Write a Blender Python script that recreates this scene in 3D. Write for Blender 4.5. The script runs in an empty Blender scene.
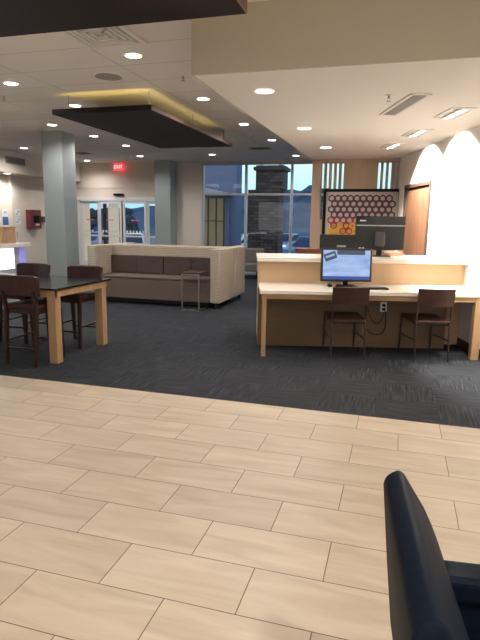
import bpy, bmesh, math, random
from mathutils import Vector, Matrix
random.seed(7)
C = bpy.context.scene.collection
R = math.radians
PI = math.pi
ANG = R(15.5)            # the reception corner is turned against the rest of the room

def dw(x, y, z=0.0):
    """reception-frame coordinates to room coordinates"""
    c, s = math.cos(ANG), math.sin(ANG)
    return Vector((x*c - y*s, x*s + y*c, z))

# ------------------------------------------------------------------ materials
MATS = {}
def _new(name):
    m = bpy.data.materials.new(name); m.use_nodes = True
    nt = m.node_tree; b = nt.nodes['Principled BSDF']
    return m, nt, b

def mat(name, col, rough=0.6, metal=0.0, spec=0.5, noise=0.0, nscale=8.0, stretch=(1,1,1), emit=None, estr=0.0, bump=0.0, coat=0.0):
    m, nt, b = _new(name)
    b.inputs['Base Color'].default_value = (*col, 1)
    b.inputs['Roughness'].default_value = rough
    b.inputs['Metallic'].default_value = metal
    b.inputs['Specular IOR Level'].default_value = spec
    b.inputs['Coat Weight'].default_value = coat
    if emit:
        b.inputs['Emission Color'].default_value = (*emit, 1)
        b.inputs['Emission Strength'].default_value = estr
    if noise > 0 or bump > 0:
        tc = nt.nodes.new('ShaderNodeTexCoord'); mp = nt.nodes.new('ShaderNodeMapping')
        mp.inputs['Scale'].default_value = stretch
        n = nt.nodes.new('ShaderNodeTexNoise'); n.inputs['Scale'].default_value = nscale; n.inputs['Detail'].default_value = 5
        nt.links.new(tc.outputs['Object'], mp.inputs['Vector']); nt.links.new(mp.outputs[0], n.inputs['Vector'])
        if noise > 0:
            r = nt.nodes.new('ShaderNodeValToRGB')
            r.color_ramp.elements[0].position = .3; r.color_ramp.elements[1].position = .7
            r.color_ramp.elements[0].color = (*[c*(1-noise) for c in col], 1)
            r.color_ramp.elements[1].color = (*[min(1, c*(1+noise)) for c in col], 1)
            nt.links.new(n.outputs['Fac'], r.inputs['Fac']); nt.links.new(r.outputs['Color'], b.inputs['Base Color'])
        if bump > 0:
            bp = nt.nodes.new('ShaderNodeBump'); bp.inputs['Strength'].default_value = bump; bp.inputs['Distance'].default_value = .01
            nt.links.new(n.outputs['Fac'], bp.inputs['Height']); nt.links.new(bp.outputs[0], b.inputs['Normal'])
    MATS[name] = m
    return m

def node(nt, t, **kw):
    n = nt.nodes.new(t)
    for k, v in kw.items():
        if k in n.inputs: n.inputs[k].default_value = v
        else: setattr(n, k, v)
    return n

TW, TL = .3075, .615
def tile_material():
    m, nt, b = _new('porcelain_tile')
    tc = node(nt, 'ShaderNodeTexCoord')
    mp = node(nt, 'ShaderNodeMapping'); mp.inputs['Location'].default_value = (1.4557-.5*TL, -4.5834, 0)
    br = node(nt, 'ShaderNodeTexBrick'); br.offset = .5; br.offset_frequency = 2
    br.inputs['Color1'].default_value = (.0, .0, .0, 1); br.inputs['Color2'].default_value = (1, 1, 1, 1)
    br.inputs['Mortar'].default_value = (.5, .5, .5, 1)
    br.inputs['Scale'].default_value = 1; br.inputs['Mortar Size'].default_value = .0024; br.inputs['Mortar Smooth'].default_value = .1
    br.inputs['Brick Width'].default_value = TL; br.inputs['Row Height'].default_value = TW
    nt.links.new(tc.outputs['Object'], mp.inputs['Vector']); nt.links.new(mp.outputs[0], br.inputs['Vector'])
    # soft veins running along the tile, shifted per tile
    mp2 = node(nt, 'ShaderNodeMapping'); mp2.inputs['Scale'].default_value = (1.3, 7.5, 1)
    mul = node(nt, 'ShaderNodeVectorMath', operation='MULTIPLY_ADD')
    mul.inputs[1].default_value = (7, 13, 5)
    nt.links.new(br.outputs['Color'], mul.inputs[0]); nt.links.new(tc.outputs['Object'], mul.inputs[2])
    nt.links.new(mul.outputs[0], mp2.inputs['Vector'])
    n = node(nt, 'ShaderNodeTexNoise', Scale=1.4, Detail=6.0, Distortion=.7)
    nt.links.new(mp2.outputs[0], n.inputs['Vector'])
    r = node(nt, 'ShaderNodeValToRGB')
    r.color_ramp.elements[0].position = .3; r.color_ramp.elements[1].position = .68
    r.color_ramp.elements[0].color = (.49, .395, .295, 1); r.color_ramp.elements[1].color = (.62, .52, .405, 1)
    nt.links.new(n.outputs['Fac'], r.inputs['Fac'])
    hv = node(nt, 'ShaderNodeHueSaturation')
    mr = node(nt, 'ShaderNodeMapRange'); mr.inputs['To Min'].default_value = .93; mr.inputs['To Max'].default_value = 1.05
    nt.links.new(br.outputs['Color'], mr.inputs['Value']); nt.links.new(mr.outputs[0], hv.inputs['Value'])
    nt.links.new(r.outputs['Color'], hv.inputs['Color'])
    mx = node(nt, 'ShaderNodeMix', data_type='RGBA')
    nt.links.new(br.outputs['Fac'], mx.inputs['Factor']); nt.links.new(hv.outputs['Color'], mx.inputs['A'])
    mx.inputs['B'].default_value = (.12, .08, .05, 1)
    nt.links.new(mx.outputs['Result'], b.inputs['Base Color'])
    b.inputs['Roughness'].default_value = .38; b.inputs['Specular IOR Level'].default_value = .35
    bp = node(nt, 'ShaderNodeBump', Strength=.4, Distance=.003); bp.invert = True
    nt.links.new(br.outputs['Fac'], bp.inputs['Height']); nt.links.new(bp.outputs[0], b.inputs['Normal'])
    return m

def carpet_material():
    m, nt, b = _new('carpet_tile')
    tc = node(nt, 'ShaderNodeTexCoord')
    mpc = node(nt, 'ShaderNodeMapping'); mpc.inputs['Location'].default_value = (.1, -4.2759, 0)
    nt.links.new(tc.outputs['Object'], mpc.inputs['Vector'])
    ch = node(nt, 'ShaderNodeTexChecker', Scale=2.0); nt.links.new(mpc.outputs[0], ch.inputs['Vector'])
    outs = []
    for sc in ((3.0, 62, 1), (62, 3.0, 1)):
        mp = node(nt, 'ShaderNodeMapping'); mp.inputs['Scale'].default_value = sc
        n = node(nt, 'ShaderNodeTexNoise', Scale=1.0, Detail=3.0, Roughness=.6)
        nt.links.new(mpc.outputs[0], mp.inputs['Vector']); nt.links.new(mp.outputs[0], n.inputs['Vector']); outs.append(n)
    mx = node(nt, 'ShaderNodeMix'); nt.links.new(ch.outputs['Fac'], mx.inputs['Factor'])
    nt.links.new(outs[0].outputs['Fac'], mx.inputs['A']); nt.links.new(outs[1].outputs['Fac'], mx.inputs['B'])
    r = node(nt, 'ShaderNodeValToRGB')
    e = r.color_ramp.elements; e[0].position = .36; e[0].color = (.012, .014, .017, 1)
    e[1].position = .74; e[1].color = (.052, .056, .066, 1)
    k = r.color_ramp.elements.new(.55); k.color = (.026, .029, .036, 1)
    nt.links.new(mx.outputs['Result'], r.inputs['Fac']); nt.links.new(r.outputs['Color'], b.inputs['Base Color'])
    b.inputs['Roughness'].default_value = .95; b.inputs['Specular IOR Level'].default_value = .15
    bp = node(nt, 'ShaderNodeBump', Strength=.5, Distance=.004)
    nt.links.new(mx.outputs['Result'], bp.inputs['Height']); nt.links.new(bp.outputs[0], b.inputs['Normal'])
    return m

def ceiling_material():
    m, nt, b = _new('ceiling_tile')
    tc = node(nt, 'ShaderNodeTexCoord')
    mp = node(nt, 'ShaderNodeMapping'); mp.inputs['Location'].default_value = (3.12, -5.10, 0)
    br = node(nt, 'ShaderNodeTexBrick'); br.offset = 0
    br.inputs['Color1'].default_value = (.80, .76, .72, 1); br.inputs['Color2'].default_value = (.84, .80, .76, 1)
    br.inputs['Mortar'].default_value = (.56, .53, .50, 1)
    br.inputs['Scale'].default_value = 1; br.inputs['Mortar Size'].default_value = .008
    br.inputs['Brick Width'].default_value = 1.32; br.inputs['Row Height'].default_value = .66
    nt.links.new(tc.outputs['Object'], mp.inputs['Vector']); nt.links.new(mp.outputs[0], br.inputs['Vector'])
    nt.links.new(br.outputs['Color'], b.inputs['Base Color'])
    b.inputs['Roughness'].default_value = .9
    return m

def wood(name, c1, c2, axis='Z', rough=.5, scale=1.0, coat=0.0):
    m, nt, b = _new(name)
    tc = node(nt, 'ShaderNodeTexCoord'); mp = node(nt, 'ShaderNodeMapping')
    s = {'X': (1.2, 16, 16), 'Y': (16, 1.2, 16), 'Z': (16, 16, 1.2)}[axis]
    mp.inputs['Scale'].default_value = tuple(v*scale for v in s)
    n = node(nt, 'ShaderNodeTexNoise', Scale=1.0, Detail=7.0, Distortion=.4)
    nt.links.new(tc.outputs['Object'], mp.inputs['Vector']); nt.links.new(mp.outputs[0], n.inputs['Vector'])
    r = node(nt, 'ShaderNodeValToRGB')
    r.color_ramp.elements[0].position = .32; r.color_ramp.elements[1].position = .68
    r.color_ramp.elements[0].color = (*c1, 1); r.color_ramp.elements[1].color = (*c2, 1)
    nt.links.new(n.outputs['Fac'], r.inputs['Fac']); nt.links.new(r.outputs['Color'], b.inputs['Base Color'])
    b.inputs['Roughness'].default_value = rough; b.inputs['Coat Weight'].default_value = coat
    b.inputs['Specular IOR Level'].default_value = .2
    return m

def woven(name, c1, c2, s=60):
    m, nt, b = _new(name)
    tc = node(nt, 'ShaderNodeTexCoord')
    w = node(nt, 'ShaderNodeTexWave', Scale=s/6.0, Distortion=1.5, Detail=2.0); w.bands_direction = 'Z'
    w.inputs['Detail Scale'].default_value = 6
    v = node(nt, 'ShaderNodeTexNoise', Scale=float(s), Detail=2.0)
    nt.links.new(tc.outputs['Object'], w.inputs['Vector']); nt.links.new(tc.outputs['Object'], v.inputs['Vector'])
    ad = node(nt, 'ShaderNodeMath', operation='MULTIPLY_ADD'); ad.inputs[1].default_value = .55
    nt.links.new(w.outputs['Fac'], ad.inputs[0])
    sc = node(nt, 'ShaderNodeMath', operation='MULTIPLY'); sc.inputs[1].default_value = .5
    nt.links.new(v.outputs['Fac'], sc.inputs[0]); nt.links.new(sc.outputs[0], ad.inputs[2])
    r = node(nt, 'ShaderNodeValToRGB')
    r.color_ramp.elements[0].position = .2; r.color_ramp.elements[1].position = .8
    r.color_ramp.elements[0].color = (*c1, 1); r.color_ramp.elements[1].color = (*c2, 1)
    nt.links.new(ad.outputs[0], r.inputs['Fac']); nt.links.new(r.outputs['Color'], b.inputs['Base Color'])
    b.inputs['Roughness'].default_value = .9
    return m

def glass(name, tint=(1, 1, 1), refl=.07):
    m = bpy.data.materials.new(name); m.use_nodes = True; nt = m.node_tree
    nt.nodes.clear()
    o = node(nt, 'ShaderNodeOutputMaterial'); t = node(nt, 'ShaderNodeBsdfTransparent'); g = node(nt, 'ShaderNodeBsdfGlossy')
    t.inputs['Color'].default_value = (*tint, 1); g.inputs['Roughness'].default_value = .02
    f = node(nt, 'ShaderNodeFresnel', IOR=1.5); ad = node(nt, 'ShaderNodeMath', operation='MULTIPLY'); ad.inputs[1].default_value = refl*10
    mx = node(nt, 'ShaderNodeMixShader')
    nt.links.new(f.outputs[0], ad.inputs[0]); nt.links.new(ad.outputs[0], mx.inputs[0])
    nt.links.new(t.outputs[0], mx.inputs[1]); nt.links.new(g.outputs[0], mx.inputs[2]); nt.links.new(mx.outputs[0], o.inputs[0])
    return m

def stone_material():
    m, nt, b = _new('stacked_stone')
    tc = node(nt, 'ShaderNodeTexCoord'); mp = node(nt, 'ShaderNodeMapping'); mp.inputs['Rotation'].default_value = (PI/2, 0, 0)
    br = node(nt, 'ShaderNodeTexBrick')
    br.inputs['Color1'].default_value = (.035, .034, .036, 1); br.inputs['Color2'].default_value = (.10, .09, .085, 1)
    br.inputs['Mortar'].default_value = (.012, .012, .015, 1)
    br.inputs['Scale'].default_value = 1; br.inputs['Brick Width'].default_value = .34; br.inputs['Row Height'].default_value = .13
    br.inputs['Mortar Size'].default_value = .012
    nt.links.new(tc.outputs['Object'], mp.inputs['Vector']); nt.links.new(mp.outputs[0], br.inputs['Vector'])
    nt.links.new(br.outputs['Color'], b.inputs['Base Color']); b.inputs['Roughness'].default_value = .9
    return m

M = {}
M['tile'] = tile_material(); M['carpet'] = carpet_material(); M['ceil'] = ceiling_material()
M['wall_tan'] = mat('painted_wall_tan', (.66, .59, .52), .85, noise=.03, nscale=2)
M['wall_white'] = mat('painted_wall_white', (.82, .78, .72), .85)
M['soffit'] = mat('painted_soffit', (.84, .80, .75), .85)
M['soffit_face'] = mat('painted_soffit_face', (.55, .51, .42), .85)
M['back_wall'] = mat('painted_wall_back', (.55, .50, .45), .9)
M['oak_z'] = wood('light_oak_vertical', (.34, .21, .11), (.42, .27, .15), 'Z', .45)
M['oak_x'] = wood('light_oak_horizontal', (.34, .21, .11), (.43, .28, .155), 'X', .45)
M['maple'] = wood('maple_panel', (.54, .37, .225), (.61, .43, .275), 'X', .5, .5)
M['panelwood'] = wood('beige_wood_panelling', (.34, .25, .185), (.385, .285, .215), 'Z', .5, .5)
M['walnut_door'] = wood('walnut_door_veneer', (.15, .075, .045), (.21, .105, .06), 'Z', .45)
M['dark_frame'] = mat('dark_brown_frame', (.05, .028, .02), .5)
M['espresso'] = wood('espresso_wood', (.020, .010, .009), (.036, .016, .013), 'Z', .4)
M['stool_leather'] = mat('oxblood_leather', (.035, .013, .013), .4, spec=.25, noise=.15, nscale=30, bump=.05)
M['tabletop'] = mat('black_tabletop', (.010, .010, .011), .2, spec=.35, noise=.3, nscale=60)
M['col'] = mat('grey_green_column_paint', (.285, .325, .335), .7)
M['panel_dark'] = mat('dark_brown_laminate', (.013, .009, .009), .65, spec=.25)
M['panel_edge'] = mat('brown_laminate_edge', (.12, .07, .05), .45)
M['quartz'] = mat('white_quartz', (.80, .74, .66), .22, noise=.03, nscale=60)
M['sofa_weave'] = woven('cream_brown_weave', (.29, .24, .185), (.46, .40, .325))
M['sofa_brown'] = mat('brown_upholstery', (.105, .075, .060), .75, noise=.12, nscale=50)
M['sofa_pillow'] = mat('dark_brown_cushion', (.055, .038, .032), .8, noise=.15, nscale=50)
M['steel'] = mat('brushed_steel', (.42, .40, .38), .35, 1.0)
M['gunmetal'] = mat('dark_metal_tube', (.05, .04, .04), .4, .8)
M['chair_wood'] = wood('dark_chair_wood', (.038, .018, .014), (.062, .028, .020), 'X', .4)
M['alu'] = mat('grey_aluminium', (.45, .47, .50), .4, .3)
M['white_frame'] = mat('white_door_frame', (.80, .80, .82), .5)
M['glass'] = glass('clear_glass'); M['frost'] = mat('frosted_panel_glow', (.70, .66, .58), .6, emit=(.9, .82, .66), estr=.28)  # frosted material carries a painted-in glow to brighten the door screens
M['black'] = mat('black_plastic', (.004, .004, .0045), .6, spec=.15)
M['black_gloss'] = mat('black_gloss_plastic', (.010, .010, .011), .25)
M['silver_strip'] = mat('grey_plastic', (.22, .22, .23), .4)
M['white_mark'] = mat('pale_lettering', (.6, .6, .6), .5)
M['trim_white'] = mat('white_fixture_trim', (.8, .78, .75), .5)
M['lens'] = mat('glowing_lens', (1, 1, 1), .5, emit=(1, .90, .76), estr=9)
M['vent'] = mat('grey_vent_metal', (.30, .29, .28), .5)
M['vent_dark'] = mat('dark_vent_slot', (.08, .075, .07), .7)
M['exit_red'] = mat('exit_sign_red', (.4, .02, .02), .5, emit=(1, .06, .07), estr=1.6)
M['exit_letter'] = mat('exit_sign_letters', (.9, .3, .3), .5, emit=(1, .35, .35), estr=3.0)
M['panel_light'] = mat('white_light_panel', (.9, .95, 1), .5, emit=(.80, .93, 1), estr=3.2)
M['violet_light'] = mat('violet_light_panel', (.3, .3, .7), .5, emit=(.28, .26, .85), estr=.45)
M['amber_strip'] = mat('amber_light_strip', (.8, .6, .2), .5, emit=(1, .75, .2), estr=.3)
M['leather_black'] = mat('black_leather', (.007, .011, .020), .5, spec=.03, noise=.1, nscale=60, bump=.02)
M['base_black'] = mat('black_rubber_base', (.015, .015, .016), .8)
M['maroon_box'] = mat('maroon_metal', (.13, .02, .022), .45)
M['grey_plastic'] = mat('mid_grey_plastic', (.11, .11, .11), .5)
M['paper'] = mat('white_paper', (.75, .76, .78), .7); M['paper_blue'] = mat('blue_print', (.05, .12, .36), .6)
M['pale_blue'] = mat('pale_blue_print', (.35, .50, .58), .6)
M['box_wood'] = wood('tan_wood_box', (.42, .26, .14), (.52, .33, .19), 'Z', .5)
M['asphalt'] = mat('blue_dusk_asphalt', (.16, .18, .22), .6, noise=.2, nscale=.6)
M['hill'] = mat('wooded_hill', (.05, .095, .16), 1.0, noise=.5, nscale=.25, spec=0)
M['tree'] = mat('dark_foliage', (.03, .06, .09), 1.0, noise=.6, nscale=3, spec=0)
M['stone'] = stone_material(); M['stone_cap'] = mat('stone_cap', (.05, .05, .055), .9)
M['render_blue'] = mat('blue_grey_render', (.10, .15, .27), .9)
M['render_pale'] = mat('pale_canopy_metal', (.30, .36, .45), .6)
M['lit_glass'] = mat('lit_olive_glazing', (.12, .12, .08), .4, emit=(.40, .36, .19), estr=.20)
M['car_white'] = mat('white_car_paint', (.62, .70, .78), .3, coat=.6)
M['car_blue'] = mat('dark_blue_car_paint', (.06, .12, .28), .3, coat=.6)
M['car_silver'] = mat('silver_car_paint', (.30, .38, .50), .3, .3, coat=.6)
M['car_glass'] = mat('dark_car_glass', (.02, .03, .05), .1)
M['rubber'] = mat('black_tyre', (.01, .01, .012), .8)
M['head'] = mat('headlamp', (.8, .9, 1), .3, emit=(.7, .85, 1), estr=.8)
M['orange'] = mat('orange_red_sticker', (.75, .22, .12), .6)
M['sign_white'] = mat('white_decal', (.75, .8, .85), .6)
M['credenza'] = wood('reddish_brown_wood', (.15, .06, .035), (.21, .085, .05), 'X', .5)
M['arm_fabric'] = mat('grey_taupe_fabric', (.17, .155, .145), .9, noise=.15, nscale=40)
M['arm_trim'] = mat('light_taupe_fabric', (.36, .34, .31), .9)
M['key'] = mat('keyboard_keys', (.05, .05, .052), .6)

# screen content for the desk monitor
M['scr'] = mat('blue_screen', (.0, .0, .0), .3, emit=(.36, .52, .85), estr=1.0)
def screen_nodes():
    m = M['scr']; nt = m.node_tree; b = nt.nodes['Principled BSDF']
    tc = node(nt, 'ShaderNodeTexCoord'); mp = node(nt, 'ShaderNodeMapping'); mp.inputs['Scale'].default_value = (1.5, 1, 7)
    n = node(nt, 'ShaderNodeTexNoise', Scale=2.0, Detail=4.0)
    nt.links.new(tc.outputs['Object'], mp.inputs['Vector']); nt.links.new(mp.outputs[0], n.inputs['Vector'])
    r = node(nt, 'ShaderNodeValToRGB'); r.color_ramp.elements[0].position = .3; r.color_ramp.elements[1].position = .7
    r.color_ramp.elements[0].color = (.22, .36, .68, 1); r.color_ramp.elements[1].color = (.46, .60, .88, 1)
    nt.links.new(n.outputs['Fac'], r.inputs['Fac']); nt.links.new(r.outputs['Color'], b.inputs['Emission Color'])
screen_nodes()
M['scr_dark'] = mat('dark_screen_window', (0, 0, 0), .3, emit=(.05, .07, .12), estr=1.0)
M['scr_bar'] = mat('dark_blue_taskbar', (0, 0, 0), .3, emit=(.03, .08, .30), estr=1.0)
M['scr_white'] = mat('pale_screen_area', (0, 0, 0), .3, emit=(.65, .75, .92), estr=1.0)

# ------------------------------------------------------------------ mesh builder
class MB:
    def __init__(s): s.bm = bmesh.new(); s.mi = 0
    def _tag(s, vs):
        fs = set()
        for v in vs:
            for f in v.link_faces: fs.add(f)
        for f in fs: f.material_index = s.mi
    def box(s, x0, x1, y0, y1, z0, z1, bev=0, rot=None, seg=2):
        r = bmesh.ops.create_cube(s.bm, size=1)
        vs = r['verts']
        bmesh.ops.scale(s.bm, vec=(abs(x1-x0), abs(y1-y0), abs(z1-z0)), verts=vs)
        if bev:
            es = list({e for v in vs for e in v.link_edges})
            rr = bmesh.ops.bevel(s.bm, geom=es, offset=bev, segments=seg, profile=.5, affect='EDGES')
            vs = list({v for f in rr['faces'] for v in f.verts} | {v for v in vs if v.is_valid})
        c = Vector(((x0+x1)/2, (y0+y1)/2, (z0+z1)/2))
        mt = Matrix.Translation(c)
        if rot: mt = mt @ rot
        bmesh.ops.transform(s.bm, matrix=mt, verts=vs)
        s._tag(vs); return s
    def tube(s, p, q, r, n=10, r2=None, square=False):
        p, q = Vector(p), Vector(q); d = q-p
        rr = bmesh.ops.create_cone(s.bm, cap_ends=True, segments=4 if square else n, radius1=r, radius2=r if r2 is None else r2, depth=d.length)
        mt = Matrix.Translation((p+q)/2) @ d.to_track_quat('Z', 'Y').to_matrix().to_4x4()
        if square: mt = mt @ Matrix.Rotation(PI/4, 4, 'Z')
        bmesh.ops.transform(s.bm, matrix=mt, verts=rr['verts']); s._tag(rr['verts']); return s
    def path(s, pts, r, n=8):
        for a, b in zip(pts, pts[1:]): s.tube(a, b, r, n)
        for a in pts[1:-1]: s.ball(a, r, r, r)
        return s
    def ball(s, c, rx, ry, rz, n=12):
        rr = bmesh.ops.create_uvsphere(s.bm, u_segments=n, v_segments=max(6, n//2), radius=1)
        bmesh.ops.transform(s.bm, matrix=Matrix.Translation(c) @ Matrix.Diagonal((rx, ry, rz, 1)), verts=rr['verts']); s._tag(rr['verts']); return s
    def prism(s, poly, a0, a1, axis='Y', bev=0, seg=2):
        """poly: 2D outline; extruded along axis from a0 to a1"""
        def P(u, v, a):
            return {'Y': (u, a, v), 'X': (a, u, v), 'Z': (u, v, a)}[axis]
        v0 = [s.bm.verts.new(P(u, v, a0)) for u, v in poly]; v1 = [s.bm.verts.new(P(u, v, a1)) for u, v in poly]
        fs = [s.bm.faces.new(v0), s.bm.faces.new(v1[::-1])]
        n = len(poly)
        for i in range(n): fs.append(s.bm.faces.new((v0[i], v1[i], v1[(i+1) % n], v0[(i+1) % n])))
        bmesh.ops.recalc_face_normals(s.bm, faces=fs)
        for f in fs: f.material_index = s.mi
        if bev:
            es = list({e for f in fs for e in f.edges})
            rr = bmesh.ops.bevel(s.bm, geom=es, offset=bev, segments=seg, profile=.5, affect='EDGES')
            for f in rr['faces']: f.material_index = s.mi
        return s
    def build(s, name, m, parent=None, smooth=False, loc=None, rz=None):
        me = bpy.data.meshes.new(name); s.bm.normal_update(); s.bm.to_mesh(me); s.bm.free()
        for x in (m if isinstance(m, (list, tuple)) else [m]): me.materials.append(x)
        if smooth:
            for p in me.polygons: p.use_smooth = True
        o = bpy.data.objects.new(name, me); C.objects.link(o)
        if parent: o.parent = parent
        if loc is not None: o.location = loc
        if rz is not None: o.rotation_euler.z = rz
        return o

def tag(o, label=None, cat=None, group=None, kind=None):
    if label: o['label'] = label
    if cat: o['category'] = cat
    if group: o['group'] = group
    if kind: o['kind'] = kind
    return o
def empty(name, loc, rz=0, label=None, cat=None, group=None):
    o = bpy.data.objects.new(name, None); C.objects.link(o); o.empty_display_size = .1
    o.location = loc; o.rotation_euler.z = rz
    return tag(o, label, cat, group)
def children(o): return [c for c in bpy.data.objects if c.parent is o]
def copy_tree(o, parent=None):
    kids = children(o)
    c = o.copy(); C.objects.link(c); c.parent = parent
    for k in kids: copy_tree(k, c)
    return c
def struct(name, mb, m, parent=None, **kw):
    o = mb.build(name, m, parent, **kw)
    if parent is None: o['kind'] = 'structure'
    return o
def box(x0, x1, y0, y1, z0, z1, bev=0): return MB().box(x0, x1, y0, y1, z0, z1, bev)

HC = 3.23      # main ceiling
HS = 2.72      # soffit over the reception
YC = 4.2759    # tile / carpet joint
YW = 15.2      # far window wall
XD = 2.75      # white wall, reception frame
YB = 10.6      # wood wall

# ------------------------------------------------------------------ room shell
struct('floor', box(-12, 7, -4, YC, -.1, 0), M['tile'])
struct('floor', box(-12, 7, YC, YW+.15, -.1, 0), M['carpet'])
mb = MB(); mb.box(-12, 7, YC-.004, YC+.004, -.01, .003); struct('trim_1', mb, M['dark_frame'])
struct('ceiling', box(-12, 7, -4, YW+.15, HC, HC+.1), M['ceil'])
# soffit over the reception corner
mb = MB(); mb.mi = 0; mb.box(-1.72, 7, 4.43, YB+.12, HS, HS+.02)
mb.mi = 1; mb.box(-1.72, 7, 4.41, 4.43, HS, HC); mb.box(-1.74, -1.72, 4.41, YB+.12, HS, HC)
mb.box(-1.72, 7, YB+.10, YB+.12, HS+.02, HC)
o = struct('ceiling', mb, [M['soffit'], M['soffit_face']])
# right-hand white wall (turned), with an opening for the door
mb = MB()
mb.box(XD, XD+.12, -6, 8.40, 0, HC); mb.box(XD, XD+.12, 9.78, 10.24, 0, HC); mb.box(XD, XD+.12, 8.40, 9.78, 2.20, HC)
struct('wall_right', mb, M['wall_white'], rz=ANG)
mb = MB(); mb.box(-12, -9, -4.1, -4, 0, HC); mb.box(3.5, 7, -4.1, -4, 0, HC); mb.box(-9, 3.5, -4.1, -4, 2.75, HC); mb.box(-9, 3.5, -4.1, -4, 0, .35)  # wide opening added behind the camera to let in soft fill
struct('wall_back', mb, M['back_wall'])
mb = MB()
for i in range(8): mb.box(-9+i*1.777, -8.95+i*1.777, -4.1, -4.02, .35, 2.75)
struct('window_fill', mb, M['alu'])  # mullions of the added, unseen fill opening
struct('ground', box(-60, 60, -60, -4.1, -.3, -.15), M['asphalt'])
_L = bpy.data.lights.new('fill_portal', 'AREA'); _L.shape = 'RECTANGLE'; _L.size = 12.5; _L.size_y = 2.4; _L.cycles.is_portal = True  # portal for the sky fill entering by the added opening
_o = bpy.data.objects.new('fill_portal', _L); C.objects.link(_o); _o.location = (-2.75, -4.05, 1.55); _o.rotation_euler = (PI/2, 0, 0)
mb = MB(); mb.box(-10.47, -10.35, -4, 12.57, 0, HC); mb.box(-10.47, -10.20, 12.57, YW, 0, HC)
struct('wall_left', mb, M['wall_tan'])
# bulkhead along the left wall
struct('ceiling', box(-10.35, -9.7, -4, YW, 2.68, HC-.001), M['wall_tan'])
# baseboards
struct('baseboard_right', box(XD-.015, XD, 4.0, 8.33, 0, .1), M['dark_frame'], rz=ANG)
# far wall: pieces round the sliding door and the window
mb = MB()
DX0, DX1 = -9.84, -7.0
WX0, WX1 = -5.66, -.25
mb.box(-10.35, DX0, YW, YW+.15, 0, HC); mb.box(DX0, DX1, YW, YW+.15, 2.21, HC)
mb.box(DX1, WX0, YW, YW+.15, 0, HC); mb.box(WX0, WX1, YW, YW+.15, 3.18, HC)
mb.box(WX1, 4, YW, YW+.15, 0, HC)
mb.box(DX0, DX1, YW-.02, YW, 2.49, 2.51)
struct('wall_far', mb, M['wall_tan'])

# wood wall with daylight slots
mb = MB()
slotsL = [-1.52+i*.093 for i in range(5)]
slotsR = [-.475+i*.095 for i in range(5)]
SW = .047
z0s, z1s = 1.60, 2.66
edges = [-1.70]
for s0 in slotsL+slotsR: edges += [s0, s0+SW]
edges.append(.1)
for a, b_ in zip(edges[0::2], edges[1::2]): mb.box(a, b_, YB, YB+.10, z0s, z1s)
mb.box(-1.70, .1, YB, YB+.10, 0, z0s); mb.box(-1.70, .1, YB, YB+.10, z1s, HS)
struct('wall_reception', mb, M['panelwood'])

# ------------------------------------------------------------------ far window (curtain glazing)
t = bpy.data.objects.new('window_1', None); C.objects.link(t); t['kind'] = 'structure'
t.location = (0, YW, 0)
mull = [-5.64, -4.33, -3.0, -1.67, -.28]
fr = MB()
for x in mull: fr.box(x-.03, x+.03, -.02, .10, 0, 3.18)
for z in (.03, 2.30, 3.15): fr.box(WX0, WX1, -.019, .099, z-.03, z+.03)
fr.build('window_frame', M['alu'], t)
for i in range(4):
    box(mull[i]+.03, mull[i+1]-.03, .035, .045, .06, 2.27).build('window_pane', M['glass'], t)
    box(mull[i]+.03, mull[i+1]-.03, .035, .045, 2.33, 3.12).build('window_pane', M['glass'], t)

# ------------------------------------------------------------------ sliding entrance door
t = bpy.data.objects.new('door_1', None); C.objects.link(t); t['kind'] = 'structure'; t.location = (0, YW, 0)
mb = MB(); mb.box(DX0, DX1, -.05, .12, 2.10, 2.21); mb.box(DX0, DX0+.05, -.05, .12, 0, 2.1); mb.box(DX1-.05, DX1, -.05, .12, 0, 2.1)
mb.build('door_header', M['white_frame'], t)
def leaf(x0, x1, y, frame, w=.07, mid=True):
    f = MB(); f.box(x0, x0+w, y, y+.04, .02, 2.09); f.box(x1-w, x1, y, y+.04, .02, 2.09)
    f.box(x0+w, x1-w, y, y+.04, 2.02, 2.09); f.box(x0+w, x1-w, y, y+.04, .02, .22)
    if mid: f.box(x0+w, x1-w, y+.005, y+.035, 1.0, 1.05)
    l = f.build('door_leaf', frame, t)
    box(x0+w, x1-w, y+.018, y+.022, .22, 2.02).build('glass_pane', M['glass'], l)
    return l
l1 = leaf(-9.78, -9.10, 0.02, M['white_frame'])
l2 = leaf(-9.10, -8.30, -.03, M['white_frame'])
l3 = leaf(-8.26, -7.46, -.03, M['white_frame'])
l4 = leaf(-7.46, -7.06, 0.02, M['white_frame'])
box(-8.30, -8.26, YW*0-.03, .02, 0, 2.1).build('dark_gap_strip', M['black'], t)
# frosted inner screens seen through the leaves
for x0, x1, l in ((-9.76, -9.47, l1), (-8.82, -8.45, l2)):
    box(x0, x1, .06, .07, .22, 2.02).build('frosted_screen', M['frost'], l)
for x0, x1, l in ((-9.0, -8.88, l2),):
    box(x0, x1, .06, .10, .22, 2.02).build('dark_post', M['dark_frame'], l)
for l, x in ((l1, -9.4), (l2, -8.72), (l3, -7.85)):
    mb = MB(); mb.box(x-.13, x+.13, -.034, -.031, 1.50, 1.53); mb.build('sticker', M['orange'], l)
for l, x0, x1 in ((l1, -9.7, -9.15), (l2, -9.0, -8.4), (l3, -8.16, -7.5)):
    mb = MB(); n = int((x1-x0)/.11)
    for i in range(n): mb.box(x0+i*.11+.01, x0+i*.11+.075, -.034, -.031, 1.13, 1.20)
    mb.build('decal_row', M['sign_white'], l)

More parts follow.
